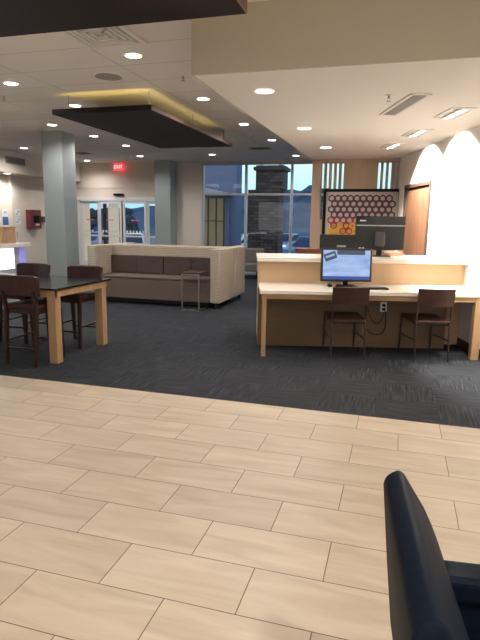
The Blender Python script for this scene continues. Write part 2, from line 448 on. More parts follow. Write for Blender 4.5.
# ------------------------------------------------------------------ walnut door in the white wall
t = bpy.data.objects.new('door_2', None); C.objects.link(t); t['kind'] = 'structure'; t.rotation_euler.z = ANG
mb = MB(); mb.box(XD-.02, XD+.12, 8.40, 8.46, 0, 2.2); mb.box(XD-.02, XD+.12, 9.72, 9.78, 0, 2.2); mb.box(XD-.02, XD+.12, 8.46, 9.72, 2.14, 2.2)
mb.build('door_frame', M['dark_frame'], t)
d = box(XD+.02, XD+.065, 8.47, 9.71, .01, 2.13).build('door_panel', M['walnut_door'], t)
mb = MB(); mb.tube((XD+.02, 9.62, 1.0), (XD-.04, 9.62, 1.0), .01); mb.tube((XD-.04, 9.63, 1.0), (XD-.04, 9.50, 1.0), .01); mb.tube((XD+.025, 9.62, 1.0), (XD+.01, 9.62, 1.0), .028, 16)
mb.build('door_handle', M['steel'], d)

# ------------------------------------------------------------------ columns
def column(x0, x1, y0, y1, label):
    t = empty('column', ((x0+x1)/2, (y0+y1)/2, 0), 0, label, 'column', 'square grey columns')
    w, d_ = (x1-x0)/2, (y1-y0)/2
    box(-w, w, -d_, d_, .1, HC, .02).build('shaft', M['col'], t)
    box(-w-.012, w+.012, -d_-.012, d_+.012, 0, .1).build('plinth', M['dark_frame'], t)
column(-6.95, -6.48, 9.52, 9.98, 'large square grey-green column behind the bar-height table')
column(-6.96, -6.46, 14.70, 15.18, 'square grey-green column against the far wall between glass doors and tall window')

# ------------------------------------------------------------------ hung ceiling panels
def hung_panel(x0, x1, y0, y1, z0, z1, label, rods):
    t = empty('ceiling_panel', ((x0+x1)/2, (y0+y1)/2, z0), 0, label, 'ceiling panel')
    w, d_ = (x1-x0)/2, (y1-y0)/2
    mb = MB(); mb.box(-w, w, -d_, d_, 0, z1-z0, .004); mb.build('panel_board', M['panel_dark'], t)
    mb = MB(); mb.box(w, w+.006, -d_, d_, .004, z1-z0-.004); mb.build('edge_strip', M['panel_edge'], t)
    for (x, y) in rods:
        MB().tube((x*w, y*d_, z1-z0), (x*w, y*d_, HC-z0), .006).build('hanging_rod', M['steel'], t)
    for s in (-1, 1):
        box(-w+.25, w-.25, s*(d_-.22)-.02, s*(d_-.22)+.02, z1-z0, z1-z0+.03).build('light_strip', M['amber_strip'], t)
    return t
hung_panel(-4.72, -3.22, 6.74, 10.28, 2.95, 3.02, 'smaller dark brown ceiling panel hung in mid-room with amber glow above', [(-.8, -.9), (.85, -.9), (.85, 0), (-.8, .9), (.85, .9), (-.8, 0)])
hung_panel(-7.5, -1.12, 1.0, 3.87, 2.95, 3.05, 'big dark brown hung ceiling panel nearest the viewer, at the top edge', [(-.8, -.9), (.9, -.9), (-.8, .6), (.9, .6)])

# ------------------------------------------------------------------ downlights
def make_downlight(name='downlight'):
    t = empty(name, (0, 0, 0))
    mb = MB(); n = 24
    for r0, r1, z0, z1 in ((.088, .066, -.006, -.006),):
        a = [mb.bm.verts.new((r0*1.12*math.cos(2*PI*i/n), r0*1.12*math.sin(2*PI*i/n), -.001)) for i in range(n)]
        b_ = [mb.bm.verts.new((0.092*math.cos(2*PI*i/n), 0.092*math.sin(2*PI*i/n), -.008)) for i in range(n)]
        c = [mb.bm.verts.new((0.084*math.cos(2*PI*i/n), 0.084*math.sin(2*PI*i/n), -.006)) for i in range(n)]
        for i in range(n):
            j = (i+1) % n
            mb.bm.faces.new((a[i], a[j], b_[j], b_[i])); mb.bm.faces.new((b_[i], b_[j], c[j], c[i]))
    mb.build('trim_ring', M['trim_white'], t)
    MB().tube((0, 0, -.0035), (0, 0, -.006), .084, 24).build('lens', M['lens'], t)
    L = bpy.data.lights.new('lamp', 'SPOT'); L.energy = DL; L.color = (1, .945, .885); L.spot_size = R(158); L.spot_blend = .8; L.shadow_soft_size = .07
    lo = bpy.data.objects.new('lamp', L); C.objects.link(lo); lo.parent = t; lo.location = (0, 0, -.02)
    return t
DL = 105
proto = make_downlight()
main = [(-2.80, 5.45, 'ceiling downlight nearest the big dark panel, beside the square vent'),
 (-4.90, 6.16, 'ceiling downlight left of the round speaker, at the left edge'),
 (-4.86, 7.53, 'ceiling downlight just above the left corner of the smaller hung panel'),
 (-6.26, 8.93, 'ceiling downlight directly in front of the top of the large column'),
 (-6.22, 10.28, 'ceiling downlight just right of the top of the large column'),
 (-9.01, 11.67, 'ceiling downlight above the wall vent on the left'),
 (-9.00, 14.45, 'ceiling downlight nearest the exit sign, to its left'),
 (-6.25, 11.71, 'ceiling downlight under the smaller hung panel left edge, above the exit sign'),
 (-6.88, 13.67, 'ceiling downlight between the exit sign and the far column'),
 (-2.79, 7.52, 'ceiling downlight right of the hung panel, nearest of the row beside the soffit'),
 (-2.78, 9.56, 'ceiling downlight right of the hung panel, second in the row beside the soffit'),
 (-2.72, 11.49, 'ceiling downlight beside the soffit, just right of the hung panel tip'),
 (-4.82, 13.67, 'ceiling downlight in front of the left part of the tall window'),
 (-2.72, 14.22, 'ceiling downlight in front of the right part of the tall window')]
first = True
for x, y, lab in main:
    o = proto if first else copy_tree(proto); first = False
    o.location = (x, y, HC); tag(o, lab, 'ceiling light', 'round downlights in the main ceiling')
o = copy_tree(proto); o.location = (-6.9, 7.3, HC); tag(o, 'ceiling downlight cut off by the left edge of the photo', 'ceiling light', 'round downlights in the main ceiling')
for x, y, lab in ((-1.28, 5.06, 'largest round downlight in the soffit over the white-topped desk'), (-1.26, 7.10, 'middle round downlight in the soffit'), (-1.23, 8.93, 'farthest round downlight in the soffit, nearest the beige wood wall')):
    o = copy_tree(proto); o.location = (x, y, HS); tag(o, lab, 'ceiling light', 'round downlights in the soffit')
o = copy_tree(proto); o.location = (-9.98, 12.2, 2.68); tag(o, 'low downlight over the notices on the left wall', 'ceiling light')
# the ceiling goes on behind the viewer with the same lights
for x in (-6.9, -4.85, 1.2, 3.4):
    for y in (-2.2, 0.4):
        L = bpy.data.lights.new('room_lamp', 'SPOT'); L.energy = DL*1.6; L.color = (1, .945, .885); L.spot_size = R(130); L.spot_blend = .6; L.shadow_soft_size = .08
        lo = bpy.data.objects.new('room_lamp', L); C.objects.link(lo); lo.location = (x, y, HC-.03)
def area(name, loc, sx, sy, e, col=(1, .92, .82), rot=(0, 0, 0)):
    L = bpy.data.lights.new(name, 'AREA'); L.shape = 'RECTANGLE'; L.size = sx; L.size_y = sy; L.energy = e; L.color = col
    lo = bpy.data.objects.new(name, L); C.objects.link(lo); lo.location = loc; lo.rotation_euler = rot
    return lo
area('room_fill', (.6, .2, HC-.02), 2.4, 2.4, 60)  # unseen area lamps added as ambient fill, no fixtures
area('room_fill', (-3.4, -1.6, HC-.02), 3, 2.4, 70)
area('entry_fill', (-8.2, 4.8, HC-.02), 1.8, 3.0, 40)  # another unseen fill lamp, added out of view on the left
# amber glow above the hung panel
area('cove_lamp', (-3.97, 6.80, 3.06), 1.3, .06, 1.6, (1, .74, .22), (PI-R(62), 0, 0))
area('cove_lamp', (-3.28, 8.2, 3.06), .06, 2.8, 1.8, (1, .74, .22), (PI, -R(62), 0))

# ------------------------------------------------------------------ recessed wall washers
labs = ['recessed three-lamp wall washer nearest the viewer, by the right edge', 'middle recessed three-lamp wall washer along the white wall', 'farthest recessed three-lamp wall washer, nearest the wood wall']
wp = None
for k, yd in enumerate((6.10, 7.40, 8.62)):
    if wp is None:
        wp = empty('wall_washer_light', (0, 0, 0))
        mb = MB(); mb.box(-.13, -.11, -.28, .28, -.010, 0); mb.box(.11, .13, -.28, .28, -.010, 0); mb.box(-.11, .11, -.28, -.26, -.010, 0); mb.box(-.11, .11, .26, .28, -.010, 0)
        mb.build('trim_frame', M['trim_white'], wp)
        box(-.11, .11, -.26, .26, -.002, -.001).build('tray', M['trim_white'], wp)
        for i in (-1, 0, 1):
            g = MB().tube((0, i*.165, -.002), (.003, i*.165, -.016), .066, 20, .060).build('lamp_head', M['trim_white'], wp)
            MB().tube((.003, i*.165, -.016), (.0035, i*.165, -.019), .052, 16).build('lens', M['lens'], g)
        L = bpy.data.lights.new('lamp', 'SPOT'); L.energy = 640; L.color = (1, .92, .82); L.spot_size = R(112); L.spot_blend = .3; L.shadow_soft_size = .05
        lo = bpy.data.objects.new('lamp', L); C.objects.link(lo); lo.parent = wp; lo.location = (.06, 0, -.07); lo.rotation_euler = (0, -R(42), 0)
        o = wp
    else: o = copy_tree(wp)
    o.location = dw(2.18, yd, HS); o.rotation_euler.z = ANG
    tag(o, labs[k], 'ceiling light', 'wall washers along the white wall')
for yd in (4.85,):
    L = bpy.data.lights.new('wash_lamp', 'SPOT'); L.energy = 420; L.color = (1, .92, .82); L.spot_size = R(112); L.spot_blend = .3
    lo = bpy.data.objects.new('wash_lamp', L); C.objects.link(lo); lo.location = dw(2.24, yd, HS-.07); lo.rotation_euler = (0, -R(42), ANG)

# ------------------------------------------------------------------ ceiling fittings
t = empty('air_diffuser', (-2.79, 4.77, HC), 0, 'square white four-way air diffuser half hidden by the big dark panel', 'air vent')
mb = MB(); mb.box(-.33, .33, -.33, -.28, -.02, 0); mb.box(-.33, .33, .28, .33, -.02, 0); mb.box(-.33, -.28, -.28, .28, -.02, 0); mb.box(.28, .33, -.28, .28, -.02, 0)
mb.build('frame', M['trim_white'], t)
box(-.28, .28, -.28, .28, -.004, -.001).build('backing', M['alu'], t)
for i in range(4):
    s = .24-i*.055; mb = MB()
    for (a, b_, c, d_) in ((-s, s, -s, -s+.018), (-s, s, s-.018, s), (-s, -s+.018, -s, s), (s-.018, s, -s, s)): mb.box(a, b_, c, d_, -.018-.001*i, -.004)
    mb.build('louvre_ring', M['trim_white'], t)
t = empty('ceiling_speaker', (-3.48, 6.13, HC), 0, 'round flat grille of a ceiling speaker', 'speaker')
MB().tube((0, 0, 0), (0, 0, -.008), .175, 32).build('rim', M['trim_white'], t)
MB().tube((0, 0, -.008), (0, 0, -.012), .16, 32).build('grille', mat('speaker_grille', (.36, .33, .30), .8), t)

def slot_vent(name, loc, rz, w, l, label, nsl=4):
    t = empty(name, loc, rz, label, 'air vent')
    mb = MB(); mb.box(-w/2, -w/2+.03, -l/2, l/2, -.012, 0); mb.box(w/2-.03, w/2, -l/2, l/2, -.012, 0); mb.box(-w/2, w/2, -l/2, -l/2+.03, -.012, 0); mb.box(-w/2, w/2, l/2-.03, l/2, -.012, 0)
    mb.build('frame', M['trim_white'], t)
    box(-w/2+.03, w/2-.03, -l/2+.03, l/2-.03, -.003, -.001).build('backing', M['vent_dark'], t)
    for i in range(nsl):
        x = -w/2+.03+(w-.06)*(i+.5)/nsl
        box(x-.008, x+.008, -l/2+.03, l/2-.03, -.010, -.003).build('slat', M['vent'], t)
slot_vent('air_vent', (-.055, 5.94, HS), R(18.5), .20, 1.0, 'long slotted air vent in the soffit over the desk', 5)
slot_vent('air_vent', (-3.28, 12.7, HC), 0, .55, .5, 'small slotted ceiling vent near the tall window', 4)
slot_vent('air_vent', (-8.1, 12.8, HC), 0, .45, .5, 'small slotted ceiling vent right of the large column', 4)
# wall vent on the left bulkhead
t = empty('wall_vent', (-9.7, 12.19, 2.99), 0, 'grey rectangular grille on the bulkhead at the far left', 'air vent')
mb = MB(); mb.box(0, .012, -.37, .37, -.09, -.07); mb.box(0, .012, -.37, .37, .07, .09); mb.box(0, .012, -.37, -.35, -.07, .07); mb.box(0, .012, .35, .37, -.07, .07)
mb.build('frame', M['vent'], t)
box(.001, .003, -.35, .35, -.07, .07).build('backing', M['vent_dark'], t)
for i in range(5): box(.003, .010, -.35, .35, -.06+i*.028, -.046+i*.028).build('slat', M['vent'], t)

sp = None
for x, y, z, lab in ((-.186, 5.474, HS, 'sprinkler head in the soffit beside the long vent'), (-2.60, 6.32, HC, 'sprinkler head left of the soffit corner, near the hung panel'), (-2.95, 10.75, HC, 'sprinkler head by the far right tip of the hung panel'), (-5.5, 6.75, HC, 'sprinkler head near the left edge of the ceiling')):
    if sp is None:
        sp = empty('sprinkler', (0, 0, 0))
        MB().tube((0, 0, 0), (0, 0, -.006), .035, 16).build('escutcheon', M['trim_white'], sp)
        mb = MB(); mb.tube((0, 0, -.006), (0, 0, -.03), .010); mb.tube((-.012, 0, -.03), (-.006, 0, -.055), .003); mb.tube((.012, 0, -.03), (.006, 0, -.055), .003); mb.tube((0, 0, -.055), (0, 0, -.059), .022, 12)
        mb.build('head', M['steel'], sp); o = sp
    else: o = copy_tree(sp)
    o.location = (x, y, z); tag(o, lab, 'sprinkler', 'ceiling sprinklers')

# exit sign
t = empty('exit_sign', (-8.30, 15.05, 2.99), 0, 'glowing red exit sign hanging above the glass doors', 'sign')
box(-.15, .15, -.02, .02, 0, .20, .004).build('housing', M['exit_red'], t)
MB().tube((0, 0, .2), (0, 0, HC-2.99), .012).build('stem', M['steel'], t)
def text(s, size, loc, rot, m, parent, name='lettering'):
    cu = bpy.data.curves.new(name, 'FONT'); cu.body = s; cu.size = size; cu.align_x = 'CENTER'; cu.align_y = 'CENTER'; cu.extrude = .0006
    cu.materials.append(m); o = bpy.data.objects.new(name, cu); C.objects.link(o); o.parent = parent; o.location = loc; o.rotation_euler = rot
    return o
text('EXIT', .14, (0, -.022, .10), (PI/2, 0, 0), M['exit_letter'], t)
# motion sensor on door header
mb = MB(); mb.box(-8.53, -8.22, YW-.10, YW-.001, 2.25, 2.32, .01); o = mb.build('motion_sensor', M['black'])
tag(o, 'black motion sensor above the glass doors', 'sensor')

# ------------------------------------------------------------------ left wall fittings and lit counter
t = empty('wall_box', (-10.2, 13.36, 1.25), 0, 'dark maroon wall-mounted cabinet with grey arm on its right', 'cabinet')
box(0.002, .16, -.24, .24, 0, .52, .01).build('cabinet_body', M['maroon_box'], t)
box(.16, .175, -.12, .14, .16, .36, .008).build('dark_handset', M['black'], t)
box(.16, .17, -.04, .12, .08, .13).build('white_label', M['paper'], t)
mb = MB(); mb.tube((.08, .24, .30), (.08, .33, .28), .015); mb.box(.0021, .14, .33, .58, .17, .34, .01); mb.build('side_arm', M['grey_plastic'], t)
t = empty('notice', (-10.35, 12.48, 1.26), 0, 'blue and white notice on the wall above the wooden box', 'notice')
box(.001, .006, -.14, .14, 0, .50).build('sheet', M['paper'], t)
box(.006, .008, -.13, .11, .08, .30).build('blue_block', M['paper_blue'], t); box(.006, .008, -.06, .06, .39, .46).build('heading_block', M['pale_blue'], t)
t = empty('notice', (-10.2, 12.78, 1.36), 0, 'pale blue and white leaflet pair left of the maroon cabinet', 'notice')
for z in (0, .22):
    box(.001, .004, -.10, .10, z, z+.19).build('sheet', M['paper'], t)
    mb = MB(); mb.box(.004, .006, -.07, .0, z+.03, z+.09); mb.box(.004, .006, .0, .07, z+.10, z+.16); mb.build('print_block', M['pale_blue'], t)
mb = MB()
for i in range(8):
    a0, a1 = -PI/2+PI*i/8, -PI/2+PI*(i+1)/8
    mb.tube((.01, .06*math.cos(a0), .09*math.sin(a0)), (.01, .06*math.cos(a1), .09*math.sin(a1)), .008)
o = mb.build('wall_hook', M['alu'], loc=(-10.2, 12.67, 1.07)); tag(o, 'small pale curved hook on the left wall below the leaflets', 'hook')

t = empty('lit_counter', (-6.9, 6.2, 0), 0, 'white-topped service counter with glowing white front at the left edge', 'counter')
box(-.6, .6, -2.2, 2.0, 1.04, 1.11, .006).build('countertop', M['quartz'], t)
box(-.55, .50, -2.15, 1.92, 0, 1.04).build('body', M['alu'], t)
box(.50, .52, -2.05, 1.64, .68, 1.02).build('light_panel', M['panel_light'], t)
mb = MB(); mb.box(.50, .53, 1.80, 1.92, .10, 1.03); mb.build('violet_panel', M['violet_light'], t)
t = empty('wooden_box', (-6.52, 7.68, 1.11), 0, 'tan wooden display box standing on the lit counter', 'box')
mb = MB(); mb.box(-.2, .2, -.16, .16, 0, .26, .004); mb.build('box_body', M['box_wood'], t)
box(-.21, .21, -.17, .17, .26, .28, .003).build('lid', M['box_wood'], t)
o = box(-6.60, -6.46, 7.45, 7.57, 1.392, 1.46, .015).build('small_device', M['black']); tag(o, 'small black device on top of the tan wooden box', 'device')

# ------------------------------------------------------------------ high table and stools
t = empty('high_table', (-3.44, 5.36, 0), 0, 'high table with black top and pale oak legs at the left', 'table')
TZ = .82
box(-2.4, .04, -.58, .56, TZ-.022, TZ, .004).build('tabletop', M['tabletop'], t)
mb = MB(); mb.box(-2.33, -.005, -.535, -.50, TZ-.10, TZ-.022); mb.box(-2.33, -.005, .48, .515, TZ-.10, TZ-.022); mb.box(-.045, -.004, -.50, .48, TZ-.10, TZ-.022); mb.box(-2.33, -2.29, -.50, .48, TZ-.10, TZ-.022)
mb.build('apron', M['oak_x'], t)
for x0, y0 in ((-.105, -.54), (-.105, .40), (-2.33, -.54), (-2.33, .40)):
    box(x0, x0+.10, y0, y0+.10, 0, TZ-.0225, .004).build('leg', M['oak_z'], t)

def make_stool():
    t = empty('bar_stool', (0, 0, 0))     # backrest at -y, faces +y
    W2 = .205
    for sx in (-1, 1):
        mb = MB(); x = sx*(W2-.02)
        mb.tube((x, -.255, 0), (x, -.215, .60), .024, r2=.028, square=True)
        mb.tube((x, -.215, .60), (x, -.255, .80), .028, r2=.022, square=True)
        mb.build('rear_leg', M['espresso'], t)
        MB().tube((x, .215, 0), (x, .185, .58), .022, r2=.028, square=True).build('front_leg', M['espresso'], t)
        MB().tube((x, -.24, .26), (x, .20, .26), .014, square=True).build('stretcher', M['espresso'], t)
    MB().tube((-W2+.02, -.24, .18), (W2-.02, -.24, .18), .014, square=True).build('stretcher', M['espresso'], t)
    MB().tube((-W2+.02, .205, .20), (W2-.02, .205, .20), .016, square=True).build('footrest', M['espresso'], t)
    mb = MB(); mb.box(-W2+.01, W2-.01, -.205, .195, .55, .60); mb.build('seat_rail', M['espresso'], t)
    mb = MB(); mb.box(-W2, W2, -.22, .22, .595, .65, .022, seg=3); mb.build('seat', M['stool_leather'], t, smooth=True)
    # curved padded back
    mb = MB(); n = 8; rows = []
    for i in range(n+1):
        x = -.25+.50*i/n; c = -.04*math.cos(PI*(i/n-.5))
        rows.append(x)
    bm = mb.bm; prev = None
    for i, x in enumerate(rows):
        c = -.035*math.sin(PI*i/n)
        ins = .035 if i in (0, n) else 0
        ring = [bm.verts.new(p) for p in ((x*.95, -.235+c, .745), (x*.95, -.195+c, .745), (x, -.225+c, .95-ins*.4), (x*.99, -.245+c, .965-ins*.4), (x, -.272+c, .955-ins*.4))]
        if prev:
            for k in range(5): bm.faces.new((prev[k], prev[(k+1) % 5], ring[(k+1) % 5], ring[k]))
        else: bm.faces.new(ring)
        prev = ring
    bm.faces.new(prev[::-1]); bmesh.ops.recalc_face_normals(bm, faces=bm.faces)
    b_ = mb.build('backrest', M['stool_leather'], t)
    bv = b_.modifiers.new('bevel', 'BEVEL'); bv.width = .008; bv.segments = 2
    return t
st = make_stool()
spots = [(-3.765, 4.90, 0, 'dark red leather bar stool at near side of high table, back to the viewer'),
         (-3.80, 5.72, PI, 'dark red leather bar stool across the high table, at its right end'),
         (-4.565, 5.72, PI, 'dark red leather bar stool on the far side, by the middle of the high table')]
for i, (x, y, rz, lab) in enumerate(spots):
    o = st if i == 0 else copy_tree(st)
    o.location = (x, y, 0); o.rotation_euler.z = rz; tag(o, lab, 'stool', 'dark red bar stools round the high table')

# ------------------------------------------------------------------ long sofas, back to back
def make_sofa():
    t = empty('long_sofa', (0, 0, 0))        # front at y=0 facing -y, depth .80, right end x=0, length L
    L, Dp, HT = 2.62, .80, 1.06
    box(-L, 0, Dp-.16, Dp, .10, HT, .03).build('high_back', M['sofa_weave'], t, smooth=False)
    box(-.19, 0, 0, Dp-.161, .10, HT, .03).build('side_wing', M['sofa_weave'], t)
    box(-L, -L+.19, 0, Dp-.161, .10, HT, .03).build('side_wing', M['sofa_weave'], t)
    box(-L+.192, -.192, .03, Dp-.162, .10, .47, .015).build('seat_base', M['sofa_brown'], t)
    box(-L+.192, -.192, .02, Dp-.162, .472, .52, .018).build('seat_cushion', M['sofa_brown'], t)
    n = 4; w = (L-.384)/n
    for i in range(n):
        x0 = -L+.192+i*w
        mb = MB(); mb.box(x0+.004, x0+w-.004, Dp-.27, Dp-.165, .52, .865, .02, seg=3); mb.build('back_cushion', M['sofa_pillow'], t)
    for x in (-L+.10, -.09):
        for y in (.07, Dp-.08):
            MB().tube((x, y, .10), (x, y, 0), .035, r2=.028, square=True).build('foot', M['espresso'], t)
    box(-L+.25, -.25, .12, Dp-.1, .03, .10).build('plinth', M['base_black'], t)
    return t
sf = make_sofa()
sf.location = (-2.97, 8.86, 0); tag(sf, 'long high-backed sofa with cream woven shell and dark brown cushions, facing the viewer', 'sofa', 'pair of long sofas back to back')
s2 = copy_tree(sf); s2.location = (-2.97-2.62, 8.86+1.62, 0); s2.rotation_euler.z = PI
tag(s2, 'second cream woven sofa backing onto the first, facing the window', 'sofa', 'pair of long sofas back to back')

t = empty('side_table', (-3.40, 8.56, 0), 0, 'small brown side table with steel frame pulled up to the sofa', 'table')
r = .011
mb = MB()
mb.box(-.165, -.143, -.011, .011, .0, .64); mb.box(.143, .165, -.011, .011, .0, .64); mb.box(-.143, .143, -.011, .011, 0, .022); mb.box(-.143, .143, -.011, .011, .618, .64)
mb.build('end_frame', M['steel'], t)
mb = MB(); mb.box(-.165, -.143, .011, .36, 0, .022); mb.box(.143, .165, .011, .36, 0, .022); mb.build('floor_rail', M['steel'], t)
box(-.17, .17, -.015, .42, .641, .662, .003).build('tabletop', M['chair_wood'], t)

# lounge armchair beyond the sofas
t = empty('armchair', (-3.98, 14.35, 0), 0, 'grey taupe armchair near the tall window, beyond the sofas', 'armchair')
box(-.36, .36, -.30, .36, .20, .40, .03).build('seat', M['arm_fabric'], t)
box(-.36, .36, .24, .40, .38, .80, .04).build('backrest', M['arm_fabric'], t)
for s in (-1, 1): box(s*.36-.05, s*.36+.05, -.32, .34, .20, .56, .03).build('armrest', M['arm_trim'], t)
for x in (-.32, .32):
    for y in (-.26, .32): MB().tube((x, y, .2), (x, y, 0), .022, r2=.015).build('leg', M['black'], t)

# ------------------------------------------------------------------ reception desk (turned)
def droot(name, x, y, z, label, cat, group=None, extra=0): return empty(name, dw(x, y, z), ANG+extra, label, cat, group)
t = droot('reception_counter', 1.4, 7.2, 0, 'long high maple reception counter with white stone top', 'counter')
box(-1.27, XD-1.402, -.32, .35, 0, 1.05).build('body', M['maple'], t)
box(-1.29, XD-1.402, -.45, .50, 1.05, 1.10, .004).build('countertop', M['quartz'], t)
box(-1.27, 1.07, -.59, -.325, .006, .73).build('modesty_panel', wood('shaded_panel', (.135, .088, .055), (.16, .105, .065), 'X', .5, .5), t)  # shade under the desk put into the darker wood colour
box(-1.26, 1.06, -.57, -.325, 0, .006).build('kick_base', M['base_black'], t)
t = droot('work_desk', 1.4, 6.4, 0, 'low white-topped work desk with maple legs in front of the high counter', 'desk')
box(-1.265, XD-1.402, -.36, .475, .735, .775, .004).build('desktop', M['quartz'], t)
mb = MB(); mb.box(-1.24, XD-1.41, -.33, -.30, .675, .735); mb.box(-1.24, -1.21, -.30, .20, .675, .735); mb.build('apron', M['oak_x'], t)
for x0, x1, y0 in ((-1.235, -1.185, -.34), (1.185, 1.275, -.34)):
    box(x0, x1, y0, y0+.08, 0, .6745 if False else .735, .004).build('leg', M['oak_z'], t)

def make_desk_chair():
    t = empty('desk_chair', (0, 0, 0))    # backrest at -y
    for sx in (-1, 1):
        x = sx*.19
        mb = MB(); mb.path([(x, -.30, 0), (x, -.27, .44), (x, -.32, .83)], .011); mb.build('rear_leg', M['gunmetal'], t)
        mb = MB(); mb.path([(x, .33, 0), (x, .30, .43)], .011); mb.build('front_leg', M['gunmetal'], t)
        MB().tube((x, .325, .20), (x, -.285, .24), .009).build('stretcher', M['gunmetal'], t)
        MB().tube((x, .30, .425), (x, -.27, .425), .010).build('seat_frame_bar', M['gunmetal'], t)
    MB().tube((-.19, -.27, .42), (.19, -.27, .42), .009).build('seat_frame_bar', M['gunmetal'], t)
    # slightly curved seat
    mb = MB(); mb.prism([(-.30, .445), (-.30, .465), (-.15, .455), (.1, .453), (.27, .462), (.32, .452), (.32, .435), (.27, .442), (.1, .434), (-.15, .436)], -.205, .205, 'X', .003)
    mb.build('seat', M['chair_wood'], t)
    # backrest, slightly curved panel
    mb = MB(); bm = mb.bm; prev = None; n = 8
    for i in range(n+1):
        x = -.205+.41*i/n; c = -.022*math.sin(PI*i/n)
        ring = [bm.verts.new(p) for p in ((x, -.290+c, .635), (x, -.303+c, .635), (x, -.335+c, .835), (x, -.320+c, .838))]
        if prev:
            for k in range(4): bm.faces.new((prev[k], prev[(k+1) % 4], ring[(k+1) % 4], ring[k]))
        else: bm.faces.new(ring)
        prev = ring
    bm.faces.new(prev[::-1]); bmesh.ops.recalc_face_normals(bm, faces=bm.faces)
    mb.build('backrest', M['chair_wood'], t)
    return t
ch = make_desk_chair()
for i, (x, y, lab) in enumerate(((1.15, 6.28, 'dark wood and metal chair in front of the lit monitor'), (2.095, 6.26, 'dark wood and metal chair at the right part of the desk, by the white wall'))):
    o = ch if i == 0 else copy_tree(ch)
    o.location = dw(x, y); o.rotation_euler.z = ANG; tag(o, lab, 'chair', 'dark wooden chairs at the work desk')

# lit monitor on the desk
t = droot('monitor', 1.195, 6.55, .775, 'black computer monitor with bright blue screen on the white desk', 'monitor')
tilt = Matrix.Rotation(R(-4), 4, 'X')
hd = MB(); hd.box(-.31, .31, 0, .045, .06, .465, .008); hd_o = hd.build('monitor_body', M['black_gloss'], t)
hd_o.rotation_euler = (R(-4), 0, 0)
scr = box(-.285, .285, -.0025, .0, .105, .44).build('screen', M['scr'], hd_o)
box(-.285, .285, -.004, -.0026, .085, .105).build('taskbar', M['scr_bar'], hd_o)
box(-.285, .285, -.004, -.0026, .105, .125).build('taskbar', M['scr_bar'], hd_o)
box(-.12, .22, -.004, -.0026, .385, .44).build('dark_banner', M['scr_dark'], hd_o)
mb = MB(); mb.box(-.075, .075, -.0055, -.0026, -.045, .045, rot=Matrix.Identity(4))
w1 = mb.build('tilted_window', M['scr_dark'], hd_o, loc=(-.20, -.001, .365)); w1.rotation_euler.y = R(-20)
mb = MB(); mb.box(-.055, .055, -.0010, .0, -.006, .018); w2 = mb.build('tilted_window_content', M['scr'], hd_o, loc=(-.20, -.007, .365)); w2.rotation_euler.y = R(-20)
mb = MB(); mb.path([(-.02, 0, .05), (.02, 0, -.05), (.045, 0, -.05), (.0, 0, .05), (-.02, 0, .05)], .0015, 5); w3 = mb.build('pen_drawing', M['scr_bar'], hd_o, loc=(.235, -.005, .27))
mb = MB(); mb.box(-.03, .03, .03, .07, .006, .12, .004); mb.build('stand_neck', M['black'], t)
mb = MB(); mb.prism([(-.14, -.06), (.14, -.06), (.09, .12), (-.09, .12)], 0, .012, 'Z', .003); mb.build('stand_base', M['black'], t)

t = droot('keyboard', 1.44, 6.34, .775, 'black keyboard on the white desk partly behind the left chair back', 'keyboard', extra=R(3))
box(-.21, .21, -.065, .065, 0, .018, .004).build('keyboard_case', M['black'], t)
for r_ in range(4):
    mb = MB()
    for k in range(14): mb.box(-.20+k*.0285, -.20+k*.0285+.024, -.055+r_*.028, -.055+r_*.028+.023, .018, .024)
    mb.build('key_row', M['key'], t)
t = droot('computer_mouse', .985, 6.46, .775, 'small black computer mouse left of the monitor stand', 'mouse')
MB().ball((0, 0, .024), .032, .055, .022, 16).build('mouse_shell', M['black'], t, smooth=True)
MB().tube((0, .03, .046), (0, .03, .038), .006).build('scroll_wheel', M['silver_strip'], t)

# all-in-one seen from behind on the high counter
def mon_back(name, x, y, z, w, h, lab, label_text, extra=0.0):
    t = droot(name, x, y, z, lab, 'monitor', extra=extra)
    b_ = MB(); b_.box(-w/2, w/2, -.03, .02, .085, .085+h, .008); bo = b_.build('monitor_body', M['black'], t)
    if label_text:
        box(-w/2, w/2, -.034, -.030, .085+h*.71, .085+h*.74).build('seam_strip', M['silver_strip'], bo)
        box(-.08, .06, -.05, -.03, .13, .13+h*.45, .01).build('mount_bulge', M['black_gloss'], bo)
        mb = MB()
        for i in range(5): mb.box(-w/2+.05+i*.016, -w/2+.062+i*.016, -.032, -.0301, .085+h*.85, .085+h*.85+.014)
        mb.build('pale_lettering', M['white_mark'], bo)
        mb = MB()
        for i in range(2): mb.box(-w/2+.05+i*.045, -w/2+.075+i*.045, -.032, -.0301, .105, .117)
        mb.build('port_label', M['white_mark'], bo)
    else:
        box(-.02, .10, -.032, -.030, .12, .145).build('grey_label', M['silver_strip'], bo)
    mb = MB(); mb.box(-.035, .035, -.025, .015, .01, .10); mb.build('stand_neck', M['black'], t)
    box(-.14, .14, -.1, .1, 0, .012, .004).build('stand_base', M['black'], t)
mon_back('monitor', 1.77, 7.38, 1.10, .66, .45, 'big black monitor seen from behind on the high counter', True)
mon_back('monitor', 1.20, 7.30, 1.10, .49, .20, 'lower black monitor seen from behind, left of the big one', False)
# clutter under the big monitor
t = droot('paper_tray', 1.99, 7.595, 1.10, 'tan file tray on the high counter behind the big monitor', 'tray')
box(-.14, .14, -.10, .10, 0, .012, .002).build('tray_base', M['box_wood'], t)
box(-.14, -.125, -.10, .10, .012, .075).build('tray_side', M['box_wood'], t); box(.125, .14, -.10, .10, .012, .075).build('tray_side', M['box_wood'], t)
box(-.12, .12, -.09, .09, .013, .05).build('paper_stack', mat('tan_folders', (.45, .27, .2), .7), t)

